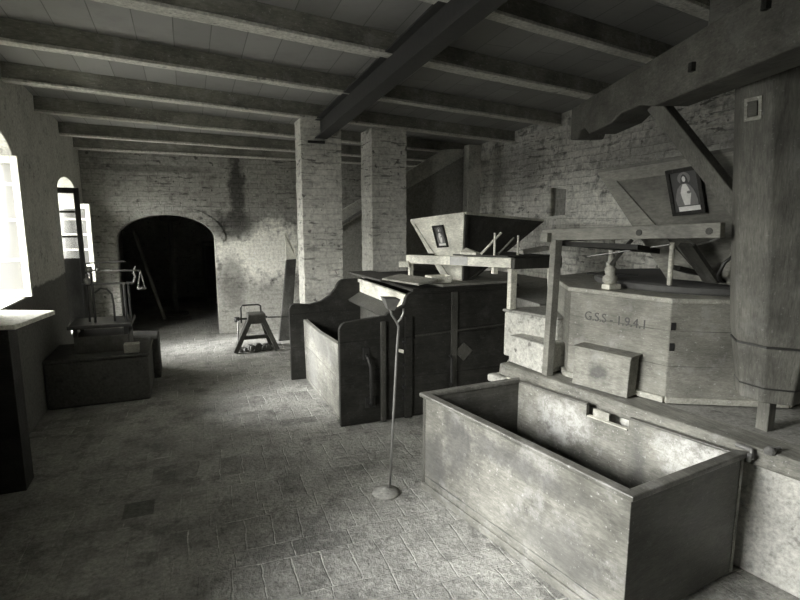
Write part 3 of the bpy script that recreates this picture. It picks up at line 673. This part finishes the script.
def picture(name, base, lab, w, hgt, tilt, sc_):
    """base = (corner, ux, dn, out) ; a small framed print of a robed figure with a halo"""
    O, ux, dn, out = base
    ux2 = (ux*math.cos(tilt)+dn*math.sin(tilt)).normalized(); dn2 = (dn*math.cos(tilt)-ux*math.sin(tilt)).normalized()
    P = lambda u, v, k=0: O+ux2*(u*w)+dn2*(v*hgt)+out*k
    t = thing(name, tuple(P(.5, 1)), lab, 'picture')
    def q(u0, v0, u1, v1, k0, k1): return lambda b: slab(b, [P(u0, v0, k0), P(u1, v0, k0), P(u1, v1, k0), P(u0, v1, k0)], out*(k1-k0))
    def frm(b):
        f = .10
        for r in ((0, 0, 1, f*.8), (0, 1-f*.8, 1, 1), (0, 0, f, 1), (1-f, 0, 1, 1)): q(*r, .002, .018)(b)
    one('frame', frm, 'darkwood', t)
    pr = one('print', q(.05, .04, .95, .96, .002, .008), 'paper_dark', t)
    def ell(u, v, ru, rv, k0, k1, n=18):
        return lambda b: slab(b, [P(u+ru*math.cos(2*math.pi*i/n), v+rv*math.sin(2*math.pi*i/n), k0) for i in range(n)], out*(k1-k0))
    one('halo', ell(.50, .22, .19, .13, .008, .0088), 'paper_mid', pr)
    one('robe', lambda b: slab(b, [P(u, v, .008) for u, v in ((.43, .33), (.57, .33), (.66, .38), (.73, .45), (.80, .58), (.83, .70), (.82, .80), (.20, .80), (.17, .66), (.22, .52), (.28, .42), (.35, .37))], out*.003), 'paper_mid', pr)
    one('hair', lambda b: slab(b, [P(u, v, .009) for u, v in ((.44, .16), (.50, .13), (.56, .16), (.60, .24), (.62, .36), (.56, .38), (.44, .38), (.38, .36), (.40, .24))], out*.001), 'paper_dark', pr)
    one('face', lambda b: [ell(.50, .235, .05, .06, .0102, .0118)(b)], 'paper_light', pr)
    one('hand', lambda b: [ell(.60, .52, .06, .03, .0125, .0135)(b)], 'paper_mid', pr)
    one('tunic', lambda b: slab(b, [P(u, v, .011) for u, v in ((.45, .34), (.55, .34), (.60, .42), (.66, .55), (.62, .66), (.58, .79), (.42, .79), (.38, .66), (.35, .52), (.40, .41))], out*.001), 'paper_light', pr)
    one('caption_strip', q(.22, .82, .86, .92, .008, .011), 'paper_light', pr)
    return t
A, B, D, E_ = V(r1[0]), V(r1[1]), V(b1[1]), V(b1[0]); ux = (B-A).normalized(); nn = ux.cross(E_-A).normalized(); dn = nn.cross(ux)
if dn.z > 0: dn = -dn
if nn.x > 0: nn = -nn
picture('small_picture', (A+ux*.30+dn*.07+nn*.004, ux, dn, nn), 'small dark print on the pale face of the small hopper', .15, .21, .0, 1)

# sticks and scraps on the small hopper frame
one_s = one('cover_board', lambda b: slab(b, [(2.10, 3.95, 1.40), (2.27, 3.37, 1.418), (2.80, 3.46, 1.402), (2.74, 4.05, 1.40)], (0, 0, .012)), 'darkwood2', hf, bevel=.002)
tag(one('stick', lambda b: tube(b, [(2.17, 3.60, 1.432), (2.34, 3.58, 1.60)], .010), 'pale'), 'pale slanting stick leftmost on the small hopper stand', 'stick', 'sticks on the hopper stand')
tag(one('stick', lambda b: tube(b, [(2.28, 3.52, 1.432), (2.42, 3.52, 1.56)], .008), 'casing'), 'grey slanting stick in the middle of the small hopper stand', 'stick', 'sticks on the hopper stand')
tag(one('peg', lambda b: tube(b, [(2.23, 3.50, 1.425), (2.23, 3.50, 1.60)], .009), 'pale'), 'upright peg crossing the leftmost pale stick', 'peg', 'pegs on the hopper stand')
tag(one('peg', lambda b: tube(b, [(2.44, 3.49, 1.42), (2.44, 3.49, 1.58)], .009), 'pale'), 'upright peg right of the grey slanting stick', 'peg', 'pegs on the hopper stand')
tag(one('wood_scrap', lambda b: slab(b, [(2.12, 3.86, 1.415), (2.18, 3.70, 1.415), (2.24, 3.72, 1.415), (2.2, 3.9, 1.45)], (0, 0, .02)), 'pale', bevel=.003), 'small pale wood scrap on the left rail of the small hopper stand', 'scrap')
tag(one('wooden_shoe_board', lambda b: bar(b, (2.52, 3.56, 1.44), (2.77, 3.56, 1.47), .07, .035), 'casing', bevel=.004), 'grey short board lying at the right end of the small hopper stand', 'board')

# ------------------------------------------------------------------ octagonal millstone casing
cc = V((3.19, 2.63, 0)); ang = math.atan2(-.27, -.963)      # outward normal of the front face
def octa(r, n=8): 
    R = r/math.cos(math.pi/n); return [(cc.x+R*math.cos(ang+math.pi/n+2*math.pi*k/n), cc.y+R*math.sin(ang+math.pi/n+2*math.pi*k/n)) for k in range(n)]
mc = thing('millstone_casing', (cc.x, cc.y, .65), 'octagonal wooden millstone casing with faded lettering, on the ledge', 'millstone casing')
AP = .79
ring = octa(AP)
for k in range(8):
    a, c = ring[k], ring[(k+1) % 8]; mid = V(((a[0]+c[0])/2-cc.x, (a[1]+c[1])/2-cc.y, 0)).normalized()
    if (cc+mid*AP).x > XR-.05: continue
    def f(b):
        slab(b, [(a[0], a[1], .66), (c[0], c[1], .66), (c[0], c[1], 1.235), (a[0], a[1], 1.235)], -mid*.03)
    one('wall_panel', f, 'casing', mc, bevel=.004)
    def g(b):
        a2, c2 = lerp(V((a[0], a[1], 0)), V((c[0], c[1], 0)), .0), V((c[0], c[1], 0))
        slab(b, [V((a[0], a[1], .655))+mid*.025, V((c[0], c[1], .655))+mid*.025, V((c[0], c[1], .655)), V((a[0], a[1], .655))], (0, 0, .035))
    one('base_batten', g, 'casing_rim', mc, bevel=.003)
lidr = [(min(x, XR-.01), y) for x, y in octa(AP+.02)]
one('top_boards', lambda b: slab(b, [(x, y, 1.235) for x, y in lidr], (0, 0, .03)), 'casing_rim', mc, bevel=.006)
kv = min(range(8), key=lambda k: (ring[k][0]-2.51)**2+(ring[k][1]-2.07)**2)
va = V((*ring[kv], 0)); vb = min((V((*ring[(kv+d_) % 8], 0)) for d_ in (-1, 1)), key=lambda p: p.y); fd = (vb-va).normalized(); fn = V((fd.y, -fd.x, 0))
if fn.dot(va-cc) < 0: fn = -fn
for z in (.96, 1.08):
    one('corner_notch', lambda b: slab(b, [va+fd*.004+V((0, 0, z)), va+fd*.03+V((0, 0, z)), va+fd*.03+V((0, 0, z+.045)), va+fd*.004+V((0, 0, z+.045))], fn*.004), 'blackhole', mc)  # black plate painting the shade of a notch
one('stone_cover', lambda b: lathe(b, (3.22, 2.55, 1.265), [(.62, 0), (.63, .01), (.63, .04), (.60, .05)], 48), 'stone', mc)
fr_mid = (V((ring[0][0], ring[0][1], 0))+V((ring[7][0], ring[7][1], 0)))/2
nf = V((math.cos(ang), math.sin(ang), 0)); tf = V((-nf.y, nf.x, 0))
if tf.y > 0: tf = -tf                       # tf points towards the camera, i.e. rightwards in the picture
face0 = cc+nf*AP
txt = bpy.data.curves.new('inscription', 'FONT'); txt.body = 'G.S.S - 1.9.4.1'; txt.size = .080; txt.extrude = .0012; txt.align_x = 'CENTER'
t_ = bpy.data.objects.new('tmp', txt); C.objects.link(t_); bpy.context.view_layer.update()
me = bpy.data.meshes.new_from_object(t_.evaluated_get(bpy.context.evaluated_depsgraph_get())); bpy.data.objects.remove(t_)
bm = nb(); bm.from_mesh(me)
for v in bm.verts:
    x, y, z = v.co; v.co = face0+tf*(x*.92-.01)+V((0, 0, 1.062+y))+nf*(.0015+z)
link('inscription', bm, 'ink', mc)

# wooden lid panel leaning on the casing front
pd = thing('discharge_box', tuple(face0+nf*.08+V((0, 0, .66))), 'small upright wooden box with a dark knot standing against the casing front', 'box')
def fx(u, w, z): return face0+tf*u+nf*w+V((0, 0, z))
def db(b):
    hexa(b, [fx(-.20, .035, .66), fx(.17, .035, .66), fx(.17, .13, .66), fx(-.20, .13, .66), fx(-.20, .01, .90), fx(.17, .01, .90), fx(.17, .115, .895), fx(-.20, .115, .895)])
M['boxwood'] = wood_mat('box_boards', .30, .2, (3, .6, 3), .7, .4, .4, .4, blobs=[(tuple(fx(-.03, .13, .77)), (.07, .07, .045), .07, .8)])
one('body', db, 'boxwood', pd, bevel=.005)
one('lid_edge', lambda b: hexa(b, [fx(-.21, .0, .90), fx(.18, .0, .90), fx(.18, .125, .895), fx(-.21, .125, .895), fx(-.21, .0, .912), fx(.18, .0, .912), fx(.18, .125, .908), fx(-.21, .125, .908)]), 'casing', pd, bevel=.002)

# screw jack, levers and hook on the casing
sj = thing('hand_screw', (2.45, 2.60, 1.265), 'turned wooden hand screw standing on the left of the mill casing', 'screw')
SX, SY = 2.50, 2.56
one('spindle', lambda b: lathe(b, (SX, SY, 1.266), [(.028, 0), (.03, .03), (.045, .045), (.045, .075), (.03, .085), (.034, .10), (.036, .13), (.022, .14), (.03, .15), (.03, .165), (.018, .175), (.018, .32)], 18), 'casing_rim', sj, smooth=True)
one('tommy_bar', lambda b: tube(b, [(SX-.12, SY+.08, 1.36), (SX+.14, SY-.09, 1.355)], .007), 'iron', sj)
one('foot_block', lambda b: box(b, SX-.07, SX+.03, SY-.07, SY-.0, 1.266, 1.30), 'pale', sj, bevel=.008)

# ------------------------------------------------------------------ large hopper and stand (right)
hs2 = thing('large_hopper_stand', (2.3, 2.8, .65), 'grey timber frame on posts holding the large hopper over the casing', 'stand')
one('front_rail', lambda b: bar(b, (2.26, 2.93, 1.60), (2.45, 1.79, 1.65), .05, .075), 'hopper_frame', hs2, bevel=.004)
one('rear_rail', lambda b: bar(b, (3.72, 3.2, 1.60), (3.93, 1.9, 1.64), .05, .075), 'casing', hs2, bevel=.004)
one('cross_rail', lambda b: bar(b, (2.20, 2.86, 1.585), (3.95, 3.25, 1.585), .06, .06), 'casing', hs2, bevel=.004)
one('post', lambda b: bar(b, (2.24, 2.81, .65), (2.275, 2.82, 1.57), .055, .055, up=(1, 0, 0)), 'hopper_frame', hs2, bevel=.004)
one('post', lambda b: bar(b, (3.74, 3.23, 1.0), (3.74, 3.23, 1.57), .055, .055, up=(1, 0, 0)), 'casing', hs2, bevel=.004)
one('diagonal_strut', lambda b: bar(b, (2.56, 2.46, 1.58), (2.46, 2.52, 1.42), .02, .02), 'darkwood2', hs2)
one('under_board', lambda b: slab(b, [(2.32, 2.86, 1.53), (2.42, 2.28, 1.53), (2.62, 2.30, 1.50), (2.85, 2.9, 1.50)], (0, 0, .03)), 'darkwood', hs2)
one('bolt_head', lambda b: tube(b, [V((2.362, 2.215, 1.63)), V((2.348, 2.212, 1.63))], .018), 'darkwood2', hs2)
one('bolt_head', lambda b: tube(b, [V((2.432, 1.84, 1.645)), V((2.414, 1.837, 1.645))], .018), 'darkwood2', hs2)
r2 = [(2.55, 2.77, 2.012), (2.80, 1.66, 2.085), (3.82, 1.91, 2.06), (3.57, 3.03, 2.0)]
b2 = [(2.84, 2.42, 1.335), (2.97, 1.92, 1.335), (3.38, 2.02, 1.335), (3.26, 2.52, 1.335)]
h2, _ = hopper('large_grain_hopper', r2, b2, 'large grey grain hopper with a framed devotional print, above the octagonal casing', ['hopper_front']*4, [.075, .06, 0, 0])
A, B, E_ = V(r2[0]), V(r2[1]), V(b2[0]); ux = (B-A).normalized(); nn = ux.cross(E_-A).normalized(); dn = nn.cross(ux)
if dn.z > 0: dn = -dn
if nn.x > 0: nn = -nn
picture('framed_picture', (A+ux*.455+dn*.05+nn*.016, ux, dn, nn), 'framed devotional print of a robed haloed figure on the large hopper', .19, .275, math.radians(-2), 1)

tag(one('shaker_stick', lambda b: tube(b, [(2.66, 2.25, 1.318), (2.60, 2.20, 1.57)], .014), 'pale'), 'pale upright stick below the large hopper, standing on the dark stone cover', 'stick')
sh = thing('hopper_shoe', (2.85, 2.15, 1.32), 'dark wooden feeding shoe hanging crookedly under the large hopper', 'shoe')
one('shoe_board', lambda b: bar(b, (2.64, 2.14, 1.56), (2.86, 2.13, 1.34), .10, .025), 'darkwood2', sh)
one('shoe_board', lambda b: bar(b, (2.70, 2.26, 1.42), (3.02, 2.2, 1.34), .10, .025), 'darkwood', sh)
one('cord', lambda b: [tube(b, [(2.60, 2.12, 1.60), (2.66, 2.10, 1.56), (2.72, 2.06, 1.58), (2.74, 2.0, 1.61)], .006), tube(b, [(2.36, 2.62, 1.47), (2.58, 2.2, 1.56)], .004)], 'rod', sh)
tag(one('iron_hook', lambda b: tube(b, [(2.94, 2.10, 1.335), (2.86, 2.08, 1.35), (2.80, 2.05, 1.39), (2.80, 2.02, 1.46), (2.83, 2.0, 1.495), (2.88, 1.98, 1.50)], .010), 'iron', smooth=True), 'thin curved dark iron hook on the dark stone cover', 'hook')
tag(one('flour_chute_box', lambda b: hexa(b, [(2.98, 1.98, 1.318), (3.30, 2.05, 1.318), (3.25, 2.3, 1.318), (2.94, 2.24, 1.318), (2.98, 1.98, 1.47), (3.30, 2.05, 1.47), (3.25, 2.3, 1.47), (2.94, 2.24, 1.47)]), 'casing', bevel=.005), 'grey wooden block on the stone cover beside the timber post', 'block')

# ------------------------------------------------------------------ millstone crane
cr = thing('millstone_crane', (2.65, 1.62, .65), 'massive timber millstone crane with octagonal post and long arm', 'crane')
def ring8(cx, cy, r, z, n=8, rot=.39): return [(cx+r*math.cos(rot+2*math.pi*k/n), cy+r*math.sin(rot+2*math.pi*k/n), z) for k in range(n)]
def loft(b, rings):
    rr = [[b.verts.new(p) for p in r] for r in rings]; n = len(rr[0])
    for i in range(len(rr)-1):
        for k in range(n): b.faces.new((rr[i][k], rr[i][(k+1) % n], rr[i+1][(k+1) % n], rr[i+1][k]))
    b.faces.new(rr[0]); b.faces.new(rr[-1])
PX, PY = 2.745, 1.67
def sq(cx, cy, w, z): 
    return [(cx-w, cy-w*.9, z), (cx+w*.6, cy-w, z), (cx+w, cy-w*.6, z), (cx+w, cy+w, z), (cx-w*.6, cy+w, z), (cx-w, cy+w*.6, z)]
one('shaft', lambda b: loft(b, [ring8(PX, PY, .193, 1.09), ring8(PX-.012, PY, .2, 1.16), ring8(PX-.037, PY, .2, 1.35), ring8(PX-.155, PY, .19, 2.30), ring8(PX-.20, PY, .19, zc(1.66)+.10)]), 'post', cr, bevel=.012)
one('tapered_foot', lambda b: loft(b, [ring8(PX+.005, PY, .155, .80), ring8(PX+.003, PY, .16, .86), ring8(PX, PY, .185, 1.03), ring8(PX, PY, .196, 1.088)]), 'post', cr, bevel=.008)
one('iron_band', lambda b: loft(b, [ring8(PX, PY, .1985, 1.085), ring8(PX, PY, .1985, 1.095)]), 'iron', cr)
one('iron_band', lambda b: loft(b, [ring8(PX+.003, PY, .164, .873), ring8(PX+.003, PY, .1655, .881)]), 'iron', cr)
one('pivot_block', lambda b: box(b, 2.645, 2.70, 1.60, 1.66, .646, .81), 'post', cr, bevel=.004)
def arm(b):
    # side outline swept along the arm: underside notched near the end
    p0, p1 = V((2.745, 3.30, 0)), V((1.93, 1.02, 0)); d = (p1-p0); L = d.length; d.normalize(); s = V((-d.y, d.x, 0))
    if s.x < 0: s = -s
    outl = [(0, 2.30), (0, 2.53), (L, 2.57), (L, 2.30), (1.20, 2.30), (1.05, 2.335), (.82, 2.335), (.70, 2.30), (.35, 2.29), (.28, 2.34), (.20, 2.34), (.14, 2.285)]
    slab(b, [p0+d*t+V((0, 0, z)) for t, z in outl], s*.20)
one('arm', arm, 'arm', cr, bevel=.01)
one('brace', lambda b: bar(b, (2.42, 2.22, 2.33), (2.745, 1.80, 1.63), .085, .08, up=(.3, .5, .8)), 'post', cr, bevel=.006)
one('head_block', lambda b: box(b, 2.36, 2.78, 1.45, 1.90, 2.575, zc(1.7)+.02), 'arm', cr, bevel=.01)
def pd_(w_, z_, k): 
    cx = PX-.037-.124*(z_-1.35); a_ = V((cx-.1762, PY, z_)); return a_+V((0, -1, 0))*w_+V((-1, 0, 0))*k
one('mortise_frame', lambda b: [slab(b, [pd_(a0, z0, .001), pd_(a1, z0, .001), pd_(a1, z1, .001), pd_(a0, z1, .001)], V((-1, 0, 0))*.005) for a0, a1, z0, z1 in ((-.05, .03, 2.15, 2.165), (-.05, .03, 2.235, 2.25), (-.05, -.035, 2.165, 2.235), (.015, .03, 2.165, 2.235))], 'casing_rim', cr)
one('mortise_peg', lambda b: slab(b, [pd_(-.03, 2.17, .001), pd_(.01, 2.17, .001), pd_(.01, 2.23, .001), pd_(-.03, 2.23, .001)], V((-1, 0, 0))*.008), 'arm', cr)
for t, z in ((1.55, 2.40), (2.0, 2.50)):
    p0, p1 = V((2.745, 3.30, 0)), V((1.93, 1.02, 0)); d = (p1-p0).normalized(); s = V((-d.y, d.x, 0)); s = s if s.x > 0 else -s; p = p0+d*t
    one('peg', lambda b: bar(b, p+V((0, 0, z)), p-s*.02+V((0, 0, z)), .03, .04), 'darkwood', cr)

# ------------------------------------------------------------------ big open chest
ch = thing('open_chest', (1.85, 2.15, 0), 'big lidless plank flour chest standing open in the foreground', 'chest')
K = [V((1.318, 2.844, 0)), V((1.571, 1.424, 0)), V((2.366, 1.518, 0)), V((2.06, 2.88, 0))]; HZ = .625
cen = sum(K, V((0, 0, 0)))/4
def inset(i, t): return K[i]+(cen-K[i]).normalized()*t*1.45
def wallp(i, j, z0, z1, t):
    d = (K[j]-K[i]).normalized(); n = V((-d.y, d.x, 0)); n = n if n.dot(cen-K[i]) > 0 else -n
    return d, n
def cwall(name, i, j, mat, matin=None):
    d, n = wallp(i, j, 0, HZ, .03)
    one(name, lambda b: slab(b, [K[i]+V((0, 0, .012)), K[j]+V((0, 0, .012)), K[j]+V((0, 0, HZ-.02)), K[i]+V((0, 0, HZ-.02))], n*.028), mat, ch, bevel=.003)
cwall('front_board', 0, 1, 'chest'); cwall('near_end_board', 1, 2, 'chest_end_shaded'); cwall('far_end_board', 3, 0, 'chest_end_shaded')
d, n = wallp(2, 3, 0, HZ, .03); LB = (K[3]-K[2]).length
def back(b):
    P = lambda s_, z: K[2]+d*s_+V((0, 0, z))
    # slot cut out of the top edge of the back board
    s0, s1 = LB*.405, LB*.60
    slab(b, [P(0, .012), P(LB, .012), P(LB, HZ-.02), P(s1, HZ-.02), P(s1, HZ-.085), P(s0, HZ-.085), P(s0, HZ-.02), P(0, HZ-.02)], n*.028)
one('back_board', back, 'chest_in', ch)
one('bottom_board', lambda b: slab(b, [p+(cen-p).normalized()*.04+V((0, 0, .03)) for p in K], (0, 0, .02)), 'chest_end_shaded', ch)
def rimf(b):
    for i, j in ((0, 1), (1, 2), (3, 0)):
        d_, n_ = wallp(i, j, 0, 0, 0); e = .018
        slab(b, [K[i]-n_*.018-d_*e+V((0, 0, HZ-.02)), K[j]-n_*.018+d_*e+V((0, 0, HZ-.02)), K[j]+n_*.035+V((0, 0, HZ-.02))-d_*.02, K[i]+n_*.035+V((0, 0, HZ-.02))+d_*.02], (0, 0, .026))
one('rim_moulding', rimf, 'rim', ch, bevel=.006)
one('back_rim', lambda b: [slab(b, [K[2]+d*a_+V((0, 0, HZ-.02)), K[2]+d*c_+V((0, 0, HZ-.02)), K[2]+d*c_+n*.028+V((0, 0, HZ-.02)), K[2]+d*a_+n*.028+V((0, 0, HZ-.02))], (0, 0, .012)) for a_, c_ in ((0, LB*.405), (LB*.60, LB))], 'rim', ch, bevel=.003)
one('base_moulding', lambda b: slab(b, [K[0]+V((0, 0, .0)), K[1]+V((0, 0, .0)), K[1]+V((0, 0, .045)), K[0]+V((0, 0, .045))], (-.014, -.002, 0)), 'chest', ch, bevel=.004)
one('corner_hinge', lambda b: [tube(b, [(2.372, 1.49, .60), (2.385, 1.50, .64), (2.36, 1.56, .648)], .012), tube(b, [(2.37, 1.50, .59), (2.35, 1.485, .63)], .010), tube(b, [(2.40, 1.45, .645), (2.47, 1.43, .668)], .008), lathe(b, (2.42, 1.44, .64), [(.02, 0), (.025, .02), (.01, .035)], 10)], 'rod', ch)
# the lock plate left in the slot
def lp(b):
    P = lambda s_, z, k=0: K[2]+d*s_+n*k+V((0, 0, z))
    slab(b, [P(LB*.41, HZ-.083, .0), P(LB*.595, HZ-.083, .0), P(LB*.595, HZ-.078, .0), P(LB*.41, HZ-.078, .0)], n*.03)
one('slot_edge', lp, 'pale', ch)
one('slot_wood', lambda b: slab(b, [K[2]+d*LB*.50+V((0, 0, HZ-.078)), K[2]+d*LB*.575+V((0, 0, HZ-.078)), K[2]+d*LB*.575+V((0, 0, HZ-.03)), K[2]+d*LB*.50+V((0, 0, HZ-.03))], n*.012), 'casing_rim', ch)

# ------------------------------------------------------------------ rod stand on its round base
rs = thing('rod_stand', (1.07, 2.87, 0), 'thin bent iron rod on a round base standing before the chest', 'stand')
one('base', lambda b: lathe(b, (1.075, 2.86, 0), [(.088, 0), (.086, .010), (.055, .022), (.022, .030), (.014, .036)], 28), 'masonry', rs, smooth=True)
one('rod', lambda b: tube(b, [(1.098, 2.862, .012), (1.125, 2.862, .5), (1.15, 2.862, .93), (1.160, 2.862, 1.06), (1.148, 2.862, 1.09), (1.115, 2.862, 1.14), (1.10, 2.862, 1.20)], .0075), 'rod', rs, smooth=True)
one('hook', lambda b: tube(b, [(1.150, 2.862, 1.085), (1.175, 2.862, 1.11), (1.192, 2.862, 1.14), (1.192, 2.862, 1.17)], .0065), 'rod', rs, smooth=True)
one('square_cup', lambda b: hexa(b, [(1.085, 2.84, 1.175), (1.125, 2.84, 1.165), (1.13, 2.89, 1.165), (1.09, 2.89, 1.175), (1.055, 2.81, 1.245), (1.155, 2.815, 1.235), (1.165, 2.93, 1.235), (1.065, 2.93, 1.245)]), 'rod', rs, bevel=.002)
one('paper_tag', lambda b: slab(b, [(1.158, 2.855, .905), (1.19, 2.855, .895), (1.192, 2.855, .915), (1.16, 2.855, .925)], (0, .006, 0)), 'pale', rs)

# ------------------------------------------------------------------ daylight and camera
w = bpy.data.worlds.new('sky'); bpy.context.scene.world = w; w.use_nodes = True
nt = w.node_tree; bg = nt.nodes['Background']
tc = nt.nodes.new('ShaderNodeTexCoord'); x, y, z = xyz(nt, tc.outputs['Generated'])
c = mixc(nt, mapr(nt, z, .10, .28, 0, 1), grey(.8), grey(1.8))
c = mixc(nt, mapr(nt, z, .40, .54, 0, 1), c, grey(.10))
c = mixc(nt, mapr(nt, z, -.05, .03, 0, 1), grey(.16), c)
nt.links.new(c, bg.inputs[0]); bg.inputs[1].default_value = 11.0
for i, wn in enumerate(WINS):
    l = bpy.data.lights.new('daylight_portal', 'AREA'); l.shape = 'RECTANGLE'
    l.size = wn[4]-wn[2]; l.size_y = wn[1]-wn[0]; l.cycles.is_portal = True
    lo = bpy.data.objects.new('daylight_portal', l); C.objects.link(lo)
    lo.location = (XL-TW-.01, (wn[0]+wn[1])/2, (wn[2]+wn[4])/2); lo.rotation_euler = (0, -math.pi/2, 0)

sn = bpy.data.lights.new('hazy_sun', 'SUN'); sn.energy = 5.0; sn.angle = math.radians(24)
so = bpy.data.objects.new('hazy_sun', sn); C.objects.link(so); so.location = (-8, 0, 6)
so.rotation_euler = V((1.0, .11, -.56)).to_track_quat('-Z', 'Y').to_euler()
cam = bpy.data.cameras.new('camera'); co = bpy.data.objects.new('camera', cam); C.objects.link(co)
F = 520.0; pitch = math.atan(80/F); yaw = math.atan(215/math.hypot(F, 80))
cam.sensor_width = 36; cam.lens = F/800*36; cam.clip_start = .05
co.location = (0, 0, 1.7); co.rotation_euler = (math.pi/2-pitch, 0, -yaw)
S = bpy.context.scene; S.camera = co
S.view_settings.view_transform = 'Standard'; S.view_settings.look = 'None'; S.view_settings.gamma = 1; S.view_settings.exposure = 1.45
S.cycles.use_denoising = True
S.cycles.max_bounces = 10; S.cycles.diffuse_bounces = 8
